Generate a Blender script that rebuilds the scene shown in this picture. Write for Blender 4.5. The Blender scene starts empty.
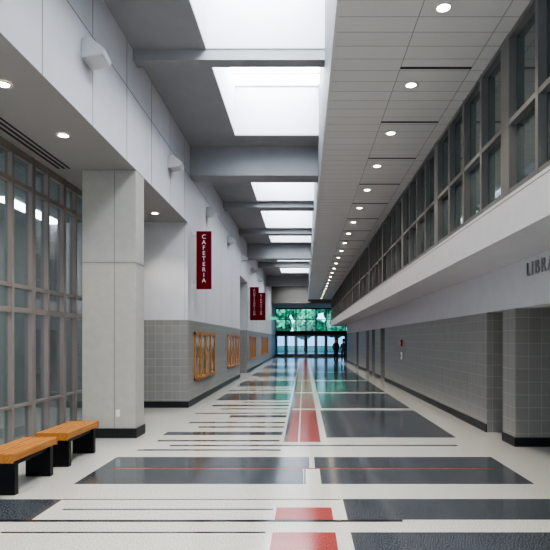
import bpy, bmesh, math, random
from mathutils import Vector, Matrix
random.seed(3)
scene=bpy.context.scene
F=550.0; H=1.65
XL,XR,XB,XF=-2.83,3.27,2.35,0.345
ZS=H+2.87      # left soffit
ZC=H+4.8       # main ceiling
ZD=H+3.53      # dropped ceiling
ZT=2.14
YN=-7.0

# ---------------- materials
def newmat(name,col,rough=.6,spec=.5,metal=0,noise=0.0,nscale=20,emit=None,estr=0,coat=0,bump=0):
    m=bpy.data.materials.new(name); m.use_nodes=True
    nt=m.node_tree; b=nt.nodes['Principled BSDF']
    b.inputs['Base Color'].default_value=(*col,1)
    b.inputs['Roughness'].default_value=rough
    b.inputs['Metallic'].default_value=metal
    b.inputs['Specular IOR Level'].default_value=spec
    b.inputs['Coat Weight'].default_value=coat
    b.inputs['Coat Roughness'].default_value=.05
    if emit: 
        b.inputs['Emission Color'].default_value=(*emit,1); b.inputs['Emission Strength'].default_value=estr
    if noise>0:
        g=nt.nodes.new('ShaderNodeNewGeometry'); n=nt.nodes.new('ShaderNodeTexNoise')
        n.inputs['Scale'].default_value=nscale; n.inputs['Detail'].default_value=4
        nt.links.new(g.outputs['Position'],n.inputs['Vector'])
        r=nt.nodes.new('ShaderNodeValToRGB')
        r.color_ramp.elements[0].position=.35; r.color_ramp.elements[1].position=.65
        r.color_ramp.elements[0].color=(*[max(0,c*(1-noise)) for c in col],1)
        r.color_ramp.elements[1].color=(*[min(1,c*(1+noise)) for c in col],1)
        nt.links.new(n.outputs['Fac'],r.inputs['Fac']); nt.links.new(r.outputs['Color'],b.inputs['Base Color'])
        if bump>0:
            bp=nt.nodes.new('ShaderNodeBump'); bp.inputs['Strength'].default_value=bump; bp.inputs['Distance'].default_value=.01
            nt.links.new(n.outputs['Fac'],bp.inputs['Height']); nt.links.new(bp.outputs['Normal'],b.inputs['Normal'])
    return m
M={}
M['wall']=newmat('painted_wall',(.60,.60,.635),.7,noise=.02,nscale=3)
M['ceil']=newmat('painted_ceiling_grey',(.33,.34,.36),.8,noise=.02,nscale=3)
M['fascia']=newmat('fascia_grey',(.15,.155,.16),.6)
M['header']=newmat('header_warm_grey',(.20,.185,.17),.6)
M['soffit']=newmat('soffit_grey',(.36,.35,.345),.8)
M['well']=newmat('well_white',(.58,.60,.64),.7)
M['skyglow']=newmat('skylight_emissive',(.9,.92,.95),.5,emit=(.93,.97,1.0),estr=5.2)  # opaque panel; its emission stands in for daylight through the glazing
M['joint']=newmat('joint_dark',(.26,.26,.27),.8)
M['slot']=newmat('slot_dark',(.05,.05,.05),.8)
M['base']=newmat('rubber_base',(.02,.022,.027),.4)
M['pillar']=newmat('pillar_precast',(.44,.43,.40),.7,noise=.03,nscale=8)
M['cream']=newmat('terrazzo_cream',(.53,.515,.475),.13,noise=.28,nscale=75)
M['dark']=newmat('terrazzo_charcoal',(.075,.084,.096),.12,noise=.75,nscale=75)
M['black']=newmat('terrazzo_black',(.02,.02,.024),.12,noise=.3,nscale=75)
M['red']=newmat('terrazzo_red',(.34,.07,.062),.13,noise=.4,nscale=75)
M['frame']=newmat('anodised_frame',(.29,.255,.245),.45,metal=.1)
M['cframe']=newmat('clerestory_frame',(.20,.20,.205),.45,metal=.1)
M['alum']=newmat('white_metal',(.62,.63,.65),.35,metal=.2)
M['steel']=newmat('dark_steel',(.02,.02,.025),.35,metal=.5)
M['banner']=newmat('maroon_banner',(.16,.004,.010),.6,spec=.2)
M['white']=newmat('white_letters',(.75,.75,.75),.5)
M['letter']=newmat('grey_letters',(.33,.33,.35),.4,metal=.3)
M['lamp']=newmat('lamp_lens',(1,.95,.85),.4,emit=(1,.86,.62),estr=20)
M['roomfill']=newmat('room_fill_glow',(1,1,1),.4,emit=(.95,.97,1.0),estr=3.5)  # glow for added fill panels, not a known fixture
M['redp']=newmat('red_paint',(.5,.02,.02),.35)
M['exit']=newmat('exit_green',(.02,.25,.12),.5,emit=(.1,.9,.5),estr=.3)
M['leaf']=newmat('foliage',(.095,.27,.15),.7,noise=.8,nscale=2.5,bump=.6)
M['bark']=newmat('bark',(.1,.07,.05),.9,noise=.3)
M['grass']=newmat('lawn',(.10,.20,.13),.9,noise=.4,nscale=4)
M['pave']=newmat('concrete_pavement',(.30,.33,.37),.9,noise=.1)
M['door']=newmat('door_grey',(.42,.42,.41),.5)
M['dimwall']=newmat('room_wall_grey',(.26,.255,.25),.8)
def glass(name,tint,alpha,rough=.03):
    m=bpy.data.materials.new(name); m.use_nodes=True; nt=m.node_tree
    for n in list(nt.nodes): nt.nodes.remove(n)
    o=nt.nodes.new('ShaderNodeOutputMaterial'); mx=nt.nodes.new('ShaderNodeMixShader')
    t=nt.nodes.new('ShaderNodeBsdfTransparent'); t.inputs[0].default_value=(*tint,1)
    g=nt.nodes.new('ShaderNodeBsdfGlossy'); g.inputs['Roughness'].default_value=rough; g.inputs['Color'].default_value=(.9,.95,1,1)
    lw=nt.nodes.new('ShaderNodeLayerWeight')
    pw=nt.nodes.new('ShaderNodeMath'); pw.operation='POWER'; pw.inputs[1].default_value=4.0
    ma=nt.nodes.new('ShaderNodeMath'); ma.operation='ADD'; ma.inputs[1].default_value=alpha; ma.use_clamp=True
    nt.links.new(lw.outputs['Facing'],pw.inputs[0]); nt.links.new(pw.outputs[0],ma.inputs[0]); nt.links.new(ma.outputs[0],mx.inputs[0])
    nt.links.new(t.outputs[0],mx.inputs[1]); nt.links.new(g.outputs[0],mx.inputs[2]); nt.links.new(mx.outputs[0],o.inputs[0])
    return m
M['glass']=glass('clear_glass',(.84,.88,.88),.06)
M['glassend']=glass('tinted_entry_glass',(.70,.90,.96),.03)
M['glassdoor']=glass('blue_door_glass',(.42,.60,.76),.04)
M['cglass']=newmat('clerestory_glass',(.085,.115,.12),.04,spec=1.0,coat=.6)
M['wglass']=newmat('office_glass',(.33,.25,.14),.1,spec=.8,noise=.3,nscale=2)

def wood():
    m=newmat('oak_wood',(.55,.26,.08),.4); nt=m.node_tree; b=nt.nodes['Principled BSDF']
    g=nt.nodes.new('ShaderNodeNewGeometry'); mp=nt.nodes.new('ShaderNodeMapping'); mp.inputs['Scale'].default_value=(40,2,40)
    n=nt.nodes.new('ShaderNodeTexNoise'); n.inputs['Scale'].default_value=1.5; n.inputs['Detail'].default_value=5
    r=nt.nodes.new('ShaderNodeValToRGB'); r.color_ramp.elements[0].position=.3; r.color_ramp.elements[1].position=.7
    r.color_ramp.elements[0].color=(.38,.15,.035,1); r.color_ramp.elements[1].color=(.58,.27,.08,1)
    nt.links.new(g.outputs['Position'],mp.inputs[0]); nt.links.new(mp.outputs[0],n.inputs['Vector'])
    nt.links.new(n.outputs['Fac'],r.inputs[0]); nt.links.new(r.outputs[0],b.inputs['Base Color']); return m
M['wood']=wood()
def tile():
    m=newmat('ceramic_block_tile',(.4,.4,.38),.4); nt=m.node_tree; b=nt.nodes['Principled BSDF']
    g=nt.nodes.new('ShaderNodeNewGeometry'); s=nt.nodes.new('ShaderNodeSeparateXYZ'); a=nt.nodes.new('ShaderNodeMath'); a.operation='ADD'
    c=nt.nodes.new('ShaderNodeCombineXYZ'); br=nt.nodes.new('ShaderNodeTexBrick')
    br.offset=0; br.squash=1
    for k,v in (('Scale',1),('Mortar Size',.0045),('Mortar Smooth',.1),('Bias',0),('Brick Width',.2),('Row Height',.2)): br.inputs[k].default_value=v
    br.inputs['Color1'].default_value=(.30,.29,.278,1); br.inputs['Color2'].default_value=(.275,.267,.256,1); br.inputs['Mortar'].default_value=(.40,.39,.37,1)
    nt.links.new(g.outputs['Position'],s.inputs[0]); nt.links.new(s.outputs[0],a.inputs[0]); nt.links.new(s.outputs[1],a.inputs[1])
    nt.links.new(a.outputs[0],c.inputs[0]); nt.links.new(s.outputs[2],c.inputs[1]); nt.links.new(c.outputs[0],br.inputs['Vector'])
    nt.links.new(br.outputs['Color'],b.inputs['Base Color'])
    return m
M['tile']=tile()
def panelceil():
    m=newmat('metal_ceiling_panels',(.55,.55,.56),.45); nt=m.node_tree; b=nt.nodes['Principled BSDF']
    g=nt.nodes.new('ShaderNodeNewGeometry'); br=nt.nodes.new('ShaderNodeTexBrick'); br.offset=0
    mp=nt.nodes.new('ShaderNodeMapping'); mp.inputs['Location'].default_value=(-.33,0,0)
    for k,v in (('Scale',1),('Mortar Size',.006),('Mortar Smooth',.0),('Bias',0),('Brick Width',.92),('Row Height',.30)): br.inputs[k].default_value=v
    br.inputs['Color1'].default_value=(.64,.64,.64,1); br.inputs['Color2'].default_value=(.61,.61,.61,1); br.inputs['Mortar'].default_value=(.33,.33,.34,1)
    nt.links.new(g.outputs['Position'],mp.inputs[0]); nt.links.new(mp.outputs[0],br.inputs['Vector']); nt.links.new(br.outputs['Color'],b.inputs['Base Color'])
    return m
M['panel']=panelceil()

# ---------------- helpers
def empty(name,loc=(0,0,0)):
    e=bpy.data.objects.new(name,None); e.location=loc; scene.collection.objects.link(e); e.empty_display_size=.2; return e
def boxes(name,lst,mats,parent=None,bevel=0):
    bm=bmesh.new()
    for t in lst:
        x0,x1,y0,y1,z0,z1=t[:6]; mi=t[6] if len(t)>6 else 0
        vs=[bm.verts.new(p) for p in ((x0,y0,z0),(x1,y0,z0),(x1,y1,z0),(x0,y1,z0),(x0,y0,z1),(x1,y0,z1),(x1,y1,z1),(x0,y1,z1))]
        for f in ((0,3,2,1),(4,5,6,7),(0,1,5,4),(1,2,6,5),(2,3,7,6),(3,0,4,7)):
            fc=bm.faces.new([vs[i] for i in f]); fc.material_index=mi
    me=bpy.data.meshes.new(name); bm.to_mesh(me); bm.free()
    ob=bpy.data.objects.new(name,me); scene.collection.objects.link(ob)
    for k in (mats if isinstance(mats,(list,tuple)) else [mats]): me.materials.append(M[k])
    if parent: ob.parent=parent
    if bevel>0:
        b=ob.modifiers.new('bev','BEVEL'); b.width=bevel; b.segments=2; b.limit_method='ANGLE'
    return ob

# ---------------- floor (inlaid terrazzo)
rects=[]
def R(x0,x1,y0,y1,m): rects.append((x0,x1,y0,y1,m))
FX0,FX1,FY0,FY1=-10.0,9.0,YN,56.0
R(FX0,FX1,FY0,FY1,'cream')
for k in range(3):
    o=-k*4.2
    R(.40,2.62,3.3+o,4.72+o,'dark'); R(-.27,.27,3.3+o,4.72+o,'red')
    R(-2.6,-.33,4.70+o,4.735+o,'black')
R(.40,2.62,5.05,5.71,'dark'); R(-3.9,-2.5,5.05,5.70,'dark')
R(-3.9,.9,4.99,5.05,'black'); R(-.27,.27,5.05,5.42,'red')
R(-2.35,-.30,5.34,5.38,'dark'); R(-2.5,.38,5.68,5.71,'dark')
R(-2.64,.07,6.30,7.76,'dark'); R(.14,2.64,6.30,7.76,'dark')
R(-2.45,2.45,7.03,7.08,'red'); R(-.01,.2,6.30,7.03,'cream'); R(.0,.02,6.3,7.03,'dark')
R(-2.5,-.35,8.2,8.30,'dark'); R(-2.1,2.4,8.55,8.66,'dark')
R(.38,2.57,9.3,12.9,'dark')
R(-2.4,-.40,8.95,9.08,'dark')
for y0,y1 in ((13.3,17.0),(17.4,22.0),(22.5,28.0),(28.5,36.0),(36.5,46.5),(47.2,54.5)):
    R(.42,2.57,y0,y1,'dark')
d=9.55; i=0
while d<46:
    w=.16 if i%3 else .34
    x0=[-2.45,-2.0,-2.3,-1.6][i%4]
    R(x0,-.38,d,d+w,'dark'); d+=.58 if i%2 else .80; i+=1
for y0,y1 in ((15.2,17),(19.6,22),(25,28),(31.5,36),(39,46.5),(47.2,54.5)): R(-2.4,-.38,y0,y1,'dark')
R(-.27,.27,8.9,46.5,'red')
for y0 in (12.95,17.05,22.1,28.1,36.1): R(-.34,.45,y0,y0+.3,'cream')
R(-.33,-.27,8.9,46.5,'dark')
R(-.10,-.07,8.9,46.5,'cream')
xs=sorted({round(v,4) for r in rects for v in r[:2]}); ys=sorted({round(v,4) for r in rects for v in r[2:4]})
fm=['cream','dark','black','red']
bm=bmesh.new(); grid={}
def gv(i,j):
    if (i,j) not in grid: grid[(i,j)]=bm.verts.new((xs[i],ys[j],0))
    return grid[(i,j)]
for i in range(len(xs)-1):
    cx=(xs[i]+xs[i+1])/2
    for j in range(len(ys)-1):
        cy=(ys[j]+ys[j+1])/2; m='cream'
        for r in rects:
            if r[0]<=cx<=r[1] and r[2]<=cy<=r[3]: m=r[4]
        f=bm.faces.new((gv(i,j),gv(i+1,j),gv(i+1,j+1),gv(i,j+1))); f.material_index=fm.index(m)
me=bpy.data.meshes.new('floor'); bm.to_mesh(me); bm.free()
for k in fm: me.materials.append(M[k])
fl=bpy.data.objects.new('floor',me); scene.collection.objects.link(fl)

# ---------------- left wall
Y1=13.42; REC=(24.3,27.5)
lw=empty('wall_left')
boxes('upper_bulkhead',[(-3.05,XL,YN,Y1,ZS,7.8)],'wall',lw)
boxes('upper_wall',[(-3.3,XL,Y1,REC[0],ZT,7.8),(-3.3,XL,REC[0],REC[1],ZS,7.8),(-3.3,XL,REC[1],56,ZT,7.8)],'wall',lw)
boxes('tile_wainscot',[(-3.3,XL,Y1,REC[0],0,ZT),(-3.3,XL,REC[1],56,0,ZT),(-4.3,-3.3,Y1,Y1+.3,0,ZT)],'tile',lw)
boxes('alcove_return',[(-4.3,-3.3,Y1,Y1+.3,ZT,ZS)],'wall',lw)
boxes('recess_shell',[(-4.6,-4.4,REC[0]-.2,REC[1]+.2,0,ZS),(-4.4,-3.3,REC[1],REC[1]+.2,0,ZS),(-4.4,-3.3,REC[0]-.2,REC[0],0,ZS),(-4.6,-3.3,REC[0]-.2,REC[1]+.2,ZS,ZS+.1)],'wall',lw)
jl=[]
yy=-4
while yy<13:
    jl.append((XL,XL+.003,yy,yy+.012,ZS,ZC)); yy+=1.42
while yy<46:
    jl.append((XL,XL+.003,yy,yy+.012,ZT,ZC)); yy+=2.84
jl.append((XL,XL+.003,YN,48,H+4.05,H+4.062))
boxes('panel_joints',jl,'joint',lw)
boxes('baseboard_left',[(XL,XL+.015,Y1,REC[0],0,.15),(XL,XL+.015,REC[1],55,0,.15),(-4.3,XL+.015,Y1-.015,Y1,0,.15)],'base')
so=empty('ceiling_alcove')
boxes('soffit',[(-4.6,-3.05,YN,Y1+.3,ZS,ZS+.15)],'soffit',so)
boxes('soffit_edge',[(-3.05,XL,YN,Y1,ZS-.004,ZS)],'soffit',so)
boxes('linear_diffuser',[(-4.12,-4.08,YN,9.2,ZS-.006,ZS),(-4.03,-3.99,YN,9.2,ZS-.006,ZS),(-3.94,-3.91,YN,9.2,ZS-.006,ZS)],'slot',so)
pl=empty('pillar')
boxes('shaft',[(-3.74,XL-.005,9.27,9.75,0,ZS-.005)],'pillar',pl,.008)
boxes('plinth',[(-3.76,XL+.012,9.25,9.77,0,.16)],'base',pl)
boxes('reveal',[(-3.745,XL,9.265,9.755,2.95,2.965),(-3.2,-3.19,9.266,9.28,.16,ZS-.01)],'joint',pl)
boxes('outlet_cover',[(-3.17,-3.10,9.262,9.27,.36,.48)],'white',pl)
# storefront
sf=empty('window_1')
XS=-4.3
l=[]; yy=YN; i=0
while yy<13.4:
    w=.03 if i%2 else .055
    l.append((XS-.07,XS+.04,yy-w,yy+w,0,ZS)); yy+=.62 if i%2 else .50; i+=1
for z,hh in ((.06,.06),(.66,.02),(2.10,.04),(2.46,.03),(4.0,.035),(4.46,.06)):
    l.append((XS-.06,XS+.03,YN,13.4,z-hh,z+hh))
boxes('mullions',l,'frame',sf)
boxes('glazing',[(XS-.03,XS-.02,YN,13.4,.05,ZS)],'glass',sf)
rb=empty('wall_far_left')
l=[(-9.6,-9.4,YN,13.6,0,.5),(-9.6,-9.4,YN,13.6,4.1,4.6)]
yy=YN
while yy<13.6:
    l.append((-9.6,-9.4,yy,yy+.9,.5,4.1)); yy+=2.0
boxes('window_wall',l,'dimwall',rb)  # gaps between piers added so outside light shows in the room
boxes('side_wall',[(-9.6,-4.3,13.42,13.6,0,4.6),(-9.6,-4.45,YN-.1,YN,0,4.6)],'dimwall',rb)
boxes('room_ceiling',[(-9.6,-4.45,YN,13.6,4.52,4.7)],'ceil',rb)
boxes('added_fill_panels',[(x,x+.3,y,y+2.4,4.47,4.52) for x in (-8.3,-6.2) for y in (-4,0,4,8,11)],'roomfill',rb)  # glowing panels added to brighten the room behind the storefront
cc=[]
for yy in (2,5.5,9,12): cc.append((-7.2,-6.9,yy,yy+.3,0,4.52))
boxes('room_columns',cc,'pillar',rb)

# ---------------- ceiling with skylights
ce=empty('ceiling')
ops=[(-6.2,-2.6),(-1.8,2.6),(4.0,9.08),(9.4,12.92),(15.0,18.97),(20.2,23.6),(24.5,27.06),(29.2,33.6),(34.6,39.4),(42.2,47.2)]  # first two openings are unseen, added behind the camera for light
XO=-1.62; TH=.35; WT=ZC+1.2
l=[(XL,XO,YN,48,ZC,ZC+TH)]
prev=YN
for a,b in ops: 
    l.append((XO,XF,prev,a,ZC,ZC+TH)); prev=b
l.append((XO,XF,prev,48,ZC,ZC+TH))
boxes('ceiling_slab',l,'ceil',ce)
boxes('beam',[(XL,XF,13.64,14.25,H+4.08,ZC)],'ceil',ce)
boxes('beam.001',[(XL,XF,27.5,28.1,H+4.08,ZC)],'ceil',ce)
boxes('beam.002',[(XL,XF,41.3,41.9,H+4.08,ZC)],'ceil',ce)
boxes('beam.003',[(XL,XF,19.15,19.7,H+4.62,ZC),(XL,XF,23.8,24.3,H+4.6,ZC),(XL,XF,33.9,34.4,H+4.5,ZC)],'ceil',ce)
boxes('beam.004',[(XL,XF,9.09,9.34,H+4.63,ZC)],'ceil',ce)
n=1
for a,b in ops:
    s=empty('skylight' if n==1 else 'skylight.%03d'%(n-1)); n+=1
    boxes('well',[(XO-.12,XO,a-.12,b+.12,ZC+TH,WT),(XO,XF,a-.12,a,ZC+TH,WT),(XO,XF,b,b+.12,ZC+TH,WT),
                  (XO-.004,XO+.004,a,b,ZC+.02,ZC+TH),(XO,XF,b-.004,b+.004,ZC+.02,ZC+TH),(XO,XF,a-.004,a+.004,ZC+.02,ZC+TH)],'well',s)
    xm=(XO+XF)/2; bm=bmesh.new()
    P=[(XO-.12,a-.12,WT),(XF+.1,a-.12,WT),(XF+.1,b+.12,WT),(XO-.12,b+.12,WT),(xm,a+.6,WT+.45),(xm,b-.6,WT+.45)]
    vs=[bm.verts.new(p) for p in P]
    for f in ((0,1,4),(1,2,5,4),(2,3,5),(3,0,4,5)): bm.faces.new([vs[i] for i in f])
    me=bpy.data.meshes.new('glazing'); bm.to_mesh(me); bm.free(); me.materials.append(M['skyglow'])
    g=bpy.data.objects.new('emissive_glazing',me); scene.collection.objects.link(g); g.parent=s
    bars=[]
    k=a+.9
    bars.append((XO,XF,a+.01,a+.04,WT-.04,WT)); bars.append((XO,XF,b-.04,b-.01,WT-.04,WT))
    while k<b-.4:
        bars.append((XO,XF,k-.02,k+.02,WT-.05,WT)); k+=1.0
    boxes('glazing_bars',bars,'alum',s)
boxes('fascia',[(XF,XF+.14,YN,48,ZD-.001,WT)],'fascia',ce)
# ---------------- dropped ceiling
dc=empty('ceiling_dropped')
boxes('panels',[(XF+.03,XB+.1,YN,48,ZD-.004,ZD+.12)],'panel',dc)
boxes('edge_trim',[(XF-.004,XF+.03,YN,48,ZD-.012,ZD)],'alum',dc)
sl=[]
LD=[]
k=-3
while True:
    D=.0106+.00322*k
    if D>.086: break
    if D*F>YN+.3: LD.append(D*F)
    k+=1
for yy in LD: sl.append((1.25,2.17,yy-.50,yy-.45,ZD-.008,ZD-.003))
boxes('slot_diffusers',sl,'slot',dc)

def downlight(x,y,z,i,energy):
    bm=bmesh.new(); nseg=24
    def ring(r,zz): return [bm.verts.new((r*math.cos(2*math.pi*t/nseg),r*math.sin(2*math.pi*t/nseg),zz)) for t in range(nseg)]
    r1=ring(.095,-.003);r2=ring(.09,-.014);r3=ring(.07,-.014);r4=ring(.066,-.008)
    for A,B in ((r1,r2),(r2,r3),(r3,r4)):
        for t in range(nseg): bm.faces.new((A[t],A[(t+1)%nseg],B[(t+1)%nseg],B[t]))
    f=bm.faces.new(r4); f.material_index=1
    me=bpy.data.meshes.new('recessed_downlight'); bm.to_mesh(me); bm.free(); me.materials.append(M['alum']); me.materials.append(M['lamp'])
    o=bpy.data.objects.new('recessed_downlight',me); o.location=(x,y,z); scene.collection.objects.link(o)
    li=bpy.data.lights.new('bulb','SPOT'); li.energy=energy; li.spot_size=math.radians(110); li.spot_blend=.6; li.color=(1,.88,.72); li.shadow_soft_size=.08
    lo=bpy.data.objects.new('bulb',li); lo.location=(0,0,-.03); lo.parent=o; scene.collection.objects.link(lo)
for i,yy in enumerate(LD): downlight(1.48,yy,ZD,i,55)
for D in (-.006,.0003,.0056,.0084,.0112,.014,.0226): downlight(-3.37,D*F,ZS,0,45)

# ---------------- right wall
rw=empty('wall_right')
EN0,EN1=3.0,8.52
XW=XR+.3
opens=[(EN0,EN1),(9.05,9.83),(22.3,23.5),(25.4,26.5),(27.6,28.9),(33,34.2)]
l=[];prev=YN;bl=[]
for a,b in opens:
    l.append((XR,XW,prev,a,0,ZT)); bl.append((XR-.015,XR,prev,a,0,.14)); prev=b
l.append((XR,XW,prev,42,0,ZT)); bl.append((XR-.015,XR,prev,42,0,.14))
boxes('tile_wainscot',l,'tile',rw)
boxes('library_return',[(XR+.3,6.2,EN1,EN1+.3,0,ZT),(XR+.3,6.2,EN0-.3,EN0,0,ZT),(6.0,6.2,EN0,EN1,0,ZT)],'tile',rw)
bl+=[(XR-.015,6.0,EN1-.015,EN1,0,.14)]
boxes('upper_wall',[(XR,XW,YN,42,ZT,H+1.21)],'wall',rw)
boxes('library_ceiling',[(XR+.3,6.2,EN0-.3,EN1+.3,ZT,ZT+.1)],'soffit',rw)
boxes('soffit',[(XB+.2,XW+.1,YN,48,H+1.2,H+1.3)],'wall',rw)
boxes('bulkhead',[(XB,XB+.2,YN,48,H+1.2,H+1.67)],'wall',rw)
boxes('bulkhead_joint',[(XB-.003,XB,YN,48,H+1.62,H+1.63)],'joint',rw)
boxes('baseboard_right',bl,'base')
for i,(a,b) in enumerate(opens[1:]):
    d=empty('door_%d'%(i+1))
    boxes('panel',[(XW+.05,XW+.1,a+.06,b-.06,0,ZT-.06)],'door',d)
    boxes('jamb',[(XW,XW+.12,a-.04,a+.06,0,ZT),(XW,XW+.12,b-.06,b+.04,0,ZT),(XW,XW+.12,a,b,ZT-.06,ZT)],'pillar',d)
    boxes('handle',[(XW-.02,XW+.05,a+.12,a+.15,1.0,1.03)],'alum',d)
cl=empty('window_2')
l=[];yy=YN;i=0
z0,z1=H+1.67,ZD
while yy<48:
    w=.13 if i%4==0 else .035
    l.append((XB,XB+.16 ,yy-w,yy+w,z0,z1)); yy+=.80 if i%4 in (1,2) else .88; i+=1
for z,hh in ((z0+.03,.03),(H+2.50,.03),(z1-.03,.03)): l.append((XB+.005,XB+.14,YN,48,z-hh,z+hh))
boxes('mullions',l,'cframe',cl)
boxes('glazing',[(XB+.09,XB+.1,YN,48,z0,z1)],'cglass',cl)
def text(name,body,loc,rot,size,mat,parent=None,ex=.01,sp=1,ls=1,align='LEFT'):
    c=bpy.data.curves.new(name,'FONT'); c.body=body; c.size=size; c.extrude=ex; c.space_character=sp; c.space_line=ls; c.align_x=align
    o=bpy.data.objects.new(name,c); o.location=loc; o.rotation_euler=rot; scene.collection.objects.link(o); c.materials.append(M[mat])
    if parent:o.parent=parent
    return o
text('library_lettering','LIBRARY',(XR-.015,8.05,2.58),(math.pi/2,0,-math.pi/2),.28,'letter',sp=1.3,ex=.008)

fa=empty('fire_alarm')
boxes('body',[(XR-.05,XR,18.3,18.42,1.45,1.65)],'redp',fa,.01)
boxes('strobe',[(XR-.07,XR-.05,18.33,18.39,1.50,1.60)],'white',fa,.005)
fc=empty('call_box')
boxes('plate',[(XR-.03,XR,18.3,18.46,1.0,1.25)],'white',fc,.005)
boxes('button',[(XR-.04,XR-.03,18.35,18.41,1.1,1.16)],'redp',fc,.003)

def sconce(y):
    z=H+3.72; bm=bmesh.new()
    prof=[(0,-.14),(0,.12),(.10,.14),(.30,-.02),(.27,-.09)]
    a=[bm.verts.new((p[0],-.17,p[1])) for p in prof]; b=[bm.verts.new((p[0]*.92,.17,p[1])) for p in prof]
    bm.faces.new(a[::-1]); bm.faces.new(b)
    for t in range(5): bm.faces.new((a[t],a[(t+1)%5],b[(t+1)%5],b[t]))
    bmesh.ops.recalc_face_normals(bm,faces=bm.faces)
    bmesh.ops.bevel(bm,geom=list(bm.edges),offset=.01,segments=2,affect='EDGES')
    me=bpy.data.meshes.new('wall_sconce'); bm.to_mesh(me); bm.free(); me.materials.append(M['alum'])
    o=bpy.data.objects.new('wall_sconce',me); o.location=(XL,y,z); scene.collection.objects.link(o)
for D in (.0049,.0130,.0211,.0292,.0373,.0454,.0535,.0616): sconce(D*F)

def bench(x0,x1,y0,y1):
    b=empty('bench',( (x0+x1)/2,(y0+y1)/2,0)); 
    hx=(x1-x0)/2; hy=(y1-y0)/2
    n=6; w=2*hx/n; sl=[(-hx+i*w+.007,-hx+(i+1)*w-.007,-hy,hy,.365,.45) for i in range(n)]
    o=boxes('slats',sl,'wood',b,.006)
    boxes('end_rails',[(-hx,hx,-hy-.012,-hy,.355,.452),(-hx,hx,hy,hy+.012,.355,.452)],'wood',b)
    boxes('legs',[(-hx+.10,hx-.02,-hy+.06,-hy+.14,0,.36),(-hx+.10,hx-.02,hy-.14,hy-.06,0,.36),(-hx+.08,hx-.06,-hy+.1,hy-.1,.30,.362)],'steel',b,.004)
bench(-3.47,-3.04,.0129*F,.0148*F)
bench(-3.47,-3.05,.0105*F,.01235*F)

def banner(y,body,x1=-2.34,x0=-2.72,z0=H+1.285,z1=H+2.75,fs=.15):
    b=empty('banner_sign')
    boxes('fabric',[(x0,x1,y,y+.03,z0,z1)],'banner',b,.004)
    boxes('brackets',[(XL,x0+.05,y+.005,y+.025,z1-.12,z1-.09),(XL,x0+.05,y+.005,y+.025,z0+.09,z0+.12),(XL,XL+.02,y-.03,y+.06,z0+.02,z0+.2),(XL,XL+.02,y-.03,y+.06,z1-.2,z1-.02)],'alum',b)
    text('lettering','\n'.join(body),((x0+x1)/2,y-.004,z1-.19),(math.pi/2,0,0),fs,'white',b,ex=.003,ls=.92,align='CENTER')
banner(13.9,'CAFETERIA')
banner(27.9,'AUDITORIUM',z0=H+1.0,z1=H+2.68,x0=-2.74,x1=-2.3)
banner(32.0,'GYMNASIUM',z0=H+1.15,z1=H+2.75,x0=-2.74,x1=-2.25)
ex=empty('exit_sign')
boxes('housing',[(-2.83,-2.2,44,44.08,3.25,3.5)],'exit',ex,.01)
text('lettering','EXIT',(-2.5,43.995,3.30),(math.pi/2,0,0),.2,'white',ex,align='CENTER')

def owin(i,y0,y1,n):
    w=empty('window_%d'%i); z0,z1=.60,1.86
    l=[(XL-.01,XL+.04,y0,y1,z0,z0+.08),(XL-.01,XL+.04,y0,y1,z1-.08,z1)]
    for k in range(n+1):
        c=y0+(y1-y0)*k/n; l.append((XL-.01,XL+.045,max(y0,c-.07),min(y1,c+.07),z0,z1))
    boxes('oak_frame',l,'wood',w)
    boxes('pane',[(XL,XL+.012,y0+.02,y1-.02,z0+.02,z1-.02)],'wglass',w)
owin(3,14.15,17.3,4); owin(4,20.3,23.7,4); owin(5,28.6,32.2,4); owin(6,36.5,43,6)

# ---------------- lobby at far end
lob=empty('wall_back')
ZL=4.85; YE=55.0
boxes('header_wall',[(XL,XF+.1,47.9,48.1,ZL,8.0),(XF+.1,XB+.3,47.9,48.1,ZL,5.4)],'header',lob)
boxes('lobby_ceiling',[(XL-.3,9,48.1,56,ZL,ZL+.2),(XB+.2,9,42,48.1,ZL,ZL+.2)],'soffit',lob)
boxes('lobby_side_wall',[(XR,9,41.8,42,0,ZL),(8.8,9,42,56,0,ZL)],'wall',lob)
wf=empty('window_7')
l=[];g=[]
for k in range(0,12):
    x=-2.8+k*1.0; l.append((x-.045,x+.045,YE-.08,YE+.08,0,ZL))
for z,hh in ((2.35,.20),(ZL-.06,.06),(3.7,.03)): l.append((-2.83,8.8,YE-.07,YE+.07,z-hh,z+hh))
boxes('mullions',l,'steel',wf)
boxes('glazing',[(-2.8,8.8,YE-.01,YE+.01,2.3,ZL)],'glassend',wf)
for k in range(11):
    x=-2.8+k*1.0; d=empty('door_%d'%(k+10))
    boxes('stiles',[(x+.05,x+.15,YE-.03,YE+.03,0,2.15),(x+.85,x+.95,YE-.03,YE+.03,0,2.15),(x+.15,x+.85,YE-.03,YE+.03,0,.25),(x+.15,x+.85,YE-.03,YE+.03,2.02,2.15)],'frame',d)
    boxes('glass',[(x+.15,x+.85,YE-.01,YE+.01,.25,2.02)],'glassdoor',d)
    boxes('push_bar',[(x+.12,x+.88,YE-.09,YE-.06,1.0,1.05)],'alum',d)

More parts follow.
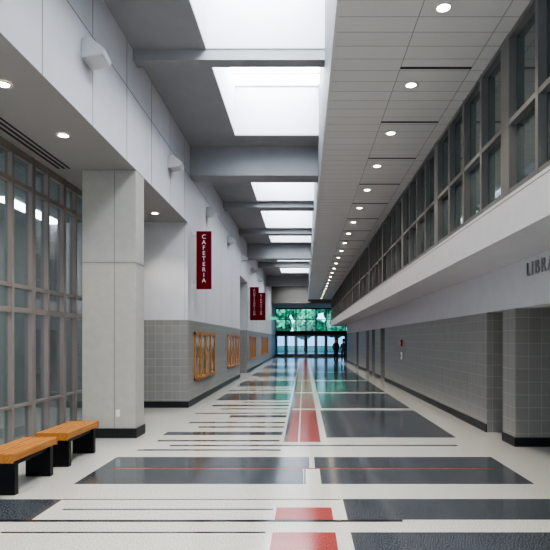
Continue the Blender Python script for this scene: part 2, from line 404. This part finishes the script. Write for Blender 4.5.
# ---------------- outside
boxes('ground_outside',[(-60,60,56,140,-.06,-.01)],'grass')
boxes('pavement_outside',[(-30,30,56,70,-.05,0.0)],'pave')
def tree(x,y,h,s):
    t=empty('tree',(x,y,0))
    bpy.ops.mesh.primitive_cone_add(vertices=10,radius1=.22,radius2=.1,depth=h,location=(0,0,h/2)); tr=bpy.context.object; tr.name='trunk'; tr.parent=t; tr.data.materials.append(M['bark'])
    bm=bmesh.new()
    for i in range(16):
        r=s*random.uniform(.35,.6); a=random.uniform(0,6.28); q=random.uniform(0,s*.95)
        mt=Matrix.Translation((math.cos(a)*q,math.sin(a)*q,h*.92+random.uniform(-h*.3,h*.5)))
        bmesh.ops.create_icosphere(bm,subdivisions=3,radius=r,matrix=mt)
    for v in bm.verts: v.co+=Vector([random.uniform(-.12,.12) for _ in range(3)])
    me=bpy.data.meshes.new('canopy'); bm.to_mesh(me); bm.free(); me.materials.append(M['leaf'])
    o=bpy.data.objects.new('canopy',me); scene.collection.objects.link(o); o.parent=t
for i in range(9): tree(-17+i*4.3,77+random.uniform(-3,3),5.0,2.5)

# ---------------- people
def person(x,y,rot,shirt,pants,hair,hgt=1.0):
    p=empty('person',(x,y,0)); p.rotation_euler=(0,0,rot); p.scale=(hgt,)*3
    def skinobj(name,verts,edges,rad,mat,root=0):
        me=bpy.data.meshes.new(name); me.from_pydata(verts,edges,[]); o=bpy.data.objects.new(name,me); scene.collection.objects.link(o)
        o.parent=p; me.materials.append(mat)
        o.modifiers.new('skin','SKIN'); 
        sv=me.skin_vertices[0].data
        for i,r in enumerate(rad): sv[i].radius=r if isinstance(r,tuple) else (r,r); sv[i].use_root=(i==root)
        s=o.modifiers.new('sub','SUBSURF'); s.levels=2; s.render_levels=2
        return o
    m=newmat('clothed_body',shirt,.8); nt=m.node_tree; b=nt.nodes['Principled BSDF']
    tc=nt.nodes.new('ShaderNodeTexCoord'); s=nt.nodes.new('ShaderNodeSeparateXYZ'); r=nt.nodes.new('ShaderNodeValToRGB'); r.color_ramp.interpolation='CONSTANT'
    mm=nt.nodes.new('ShaderNodeMath'); mm.operation='DIVIDE'; mm.inputs[1].default_value=2.0
    e=r.color_ramp.elements; e[0].position=0; e[0].color=(.02,.02,.02,1); e[1].position=.045; e[1].color=(*pants,1)
    q=e.new(.49); q.color=(*shirt,1); q=e.new(.745); q.color=(.5,.3,.22,1)
    nt.links.new(tc.outputs['Object'],s.inputs[0]); nt.links.new(s.outputs[2],mm.inputs[0]); nt.links.new(mm.outputs[0],r.inputs[0]); nt.links.new(r.outputs[0],b.inputs['Base Color'])
    V=[(0,0,.95),(0,0,1.15),(0,.0,1.36),(0,-.0,1.47),(0,-.01,1.55),(0,-.02,1.66),
       (.10,0,.88),(.11,-.01,.50),(.11,.02,.10),(.12,-.14,.04),
       (-.10,0,.88),(-.12,-.04,.50),(-.12,.0,.10),(-.13,-.16,.04),
       (.19,0,1.38),(.25,.01,1.12),(.25,-.05,.92),(-.19,0,1.38),(-.25,.01,1.12),(-.24,-.06,.92)]
    E=[(0,1),(1,2),(2,3),(3,4),(4,5),(0,6),(6,7),(7,8),(8,9),(0,10),(10,11),(11,12),(12,13),(2,14),(14,15),(15,16),(2,17),(17,18),(18,19)]
    Rr=[(.15,.11),(.14,.10),(.15,.11),.055,(.07,.08),(.085,.10),.085,.06,.045,.04,.085,.06,.045,.04,.055,.042,.032,.055,.042,.032]
    skinobj('body',V,E,Rr,m)
    sk=newmat('skin',(.5,.3,.22),.6)
    for sgn,bx,by in ((1,.25,-.05),(-1,-.24,-.06)):
        v=[(bx,by,.93),(bx,by-.01,.86)]; e=[(0,1)]; rr=[(.022,.03),(.02,.04)]
        for k,(dy,ln) in enumerate(((-.032,.075),(-.011,.085),(.011,.08),(.03,.06))):
            i=len(v); v+=[(bx,by-.01+dy,.85-ln*.5),(bx-sgn*.012,by-.01+dy,.85-ln)]; e+=[(1,i),(i,i+1)]; rr+=[.009,.008]
        i=len(v); v+=[(bx-sgn*.01,by-.055,.88),(bx-sgn*.015,by-.065,.84)]; e+=[(0,i),(i,i+1)]; rr+=[.011,.009]
        skinobj('hand',v,e,rr,sk)
    bm=bmesh.new()
    bmesh.ops.create_uvsphere(bm,u_segments=20,v_segments=14,radius=.112,matrix=Matrix.Translation((0,.018,1.685))@Matrix.Diagonal((.88,1,1.05,1)))
    for v in list(bm.verts):
        if v.co.y<-.045 and v.co.z<1.73: bm.verts.remove(v)
    me=bpy.data.meshes.new('hair'); bm.to_mesh(me); bm.free(); me.materials.append(newmat('hair',hair,.6)); o=bpy.data.objects.new('hair',me); scene.collection.objects.link(o); o.parent=p
    for nm,pos,rd,c in (('eye_left',(.034,-.105,1.665),.012,(.02,.02,.02)),('eye_right',(-.034,-.105,1.665),.012,(.02,.02,.02)),('nose',(0,-.125,1.635),.016,(.5,.29,.21)),('mouth',(0,-.11,1.60),.016,(.4,.12,.1)),('ear_left',(.085,-.01,1.65),.02,(.5,.3,.22)),('ear_right',(-.085,-.01,1.65),.02,(.5,.3,.22))):
        bm=bmesh.new(); bmesh.ops.create_icosphere(bm,subdivisions=2,radius=rd,matrix=Matrix.Translation(pos)); me=bpy.data.meshes.new(nm); bm.to_mesh(me); bm.free()
        me.materials.append(newmat(nm,c,.5)); o=bpy.data.objects.new(nm,me); scene.collection.objects.link(o); o.parent=p
person(2.35,40.5,.5,(.02,.02,.03),(.015,.015,.02),(.02,.015,.01))
person(2.85,39.8,-.7,(.04,.05,.09),(.02,.02,.025),(.05,.03,.02),.97)

# ---------------- rear end (behind camera): unglazed, left open to let sky fill in
rg=empty('window_8')
l=[]
for k in range(5): 
    x=XL+.05+k*1.5; l.append((x-.05,x+.05,YN-.1,YN,0,6.4))
for z in (.05,2.4,4.6,6.35): l.append((XL,XR,YN-.1,YN,z-.05,z+.05))
boxes('mullions',l,'frame',rg)

# ---------------- light
w=bpy.data.worlds.new('World'); scene.world=w; w.use_nodes=True
nt=w.node_tree; bg=nt.nodes['Background']
bg.inputs['Color'].default_value=(.80,.91,1.0,1); bg.inputs['Strength'].default_value=1.4
su=bpy.data.lights.new('sun','SUN'); su.energy=2.0; su.angle=.02; so_=bpy.data.objects.new('sun',su); scene.collection.objects.link(so_)
so_.rotation_euler=(math.radians(38),0,math.radians(-12))

# ---------------- camera
cam=bpy.data.cameras.new('camera'); cam.sensor_width=36; cam.lens=36.0
cam.shift_x=-29/550; cam.shift_y=65/550; cam.clip_end=300; cam.clip_start=.05
co=bpy.data.objects.new('camera',cam); co.location=(0,0,H); co.rotation_euler=(math.pi/2,0,0); scene.collection.objects.link(co); scene.camera=co
scene.view_settings.view_transform='AgX'
scene.view_settings.look='AgX - High Contrast'
scene.view_settings.exposure=1.0
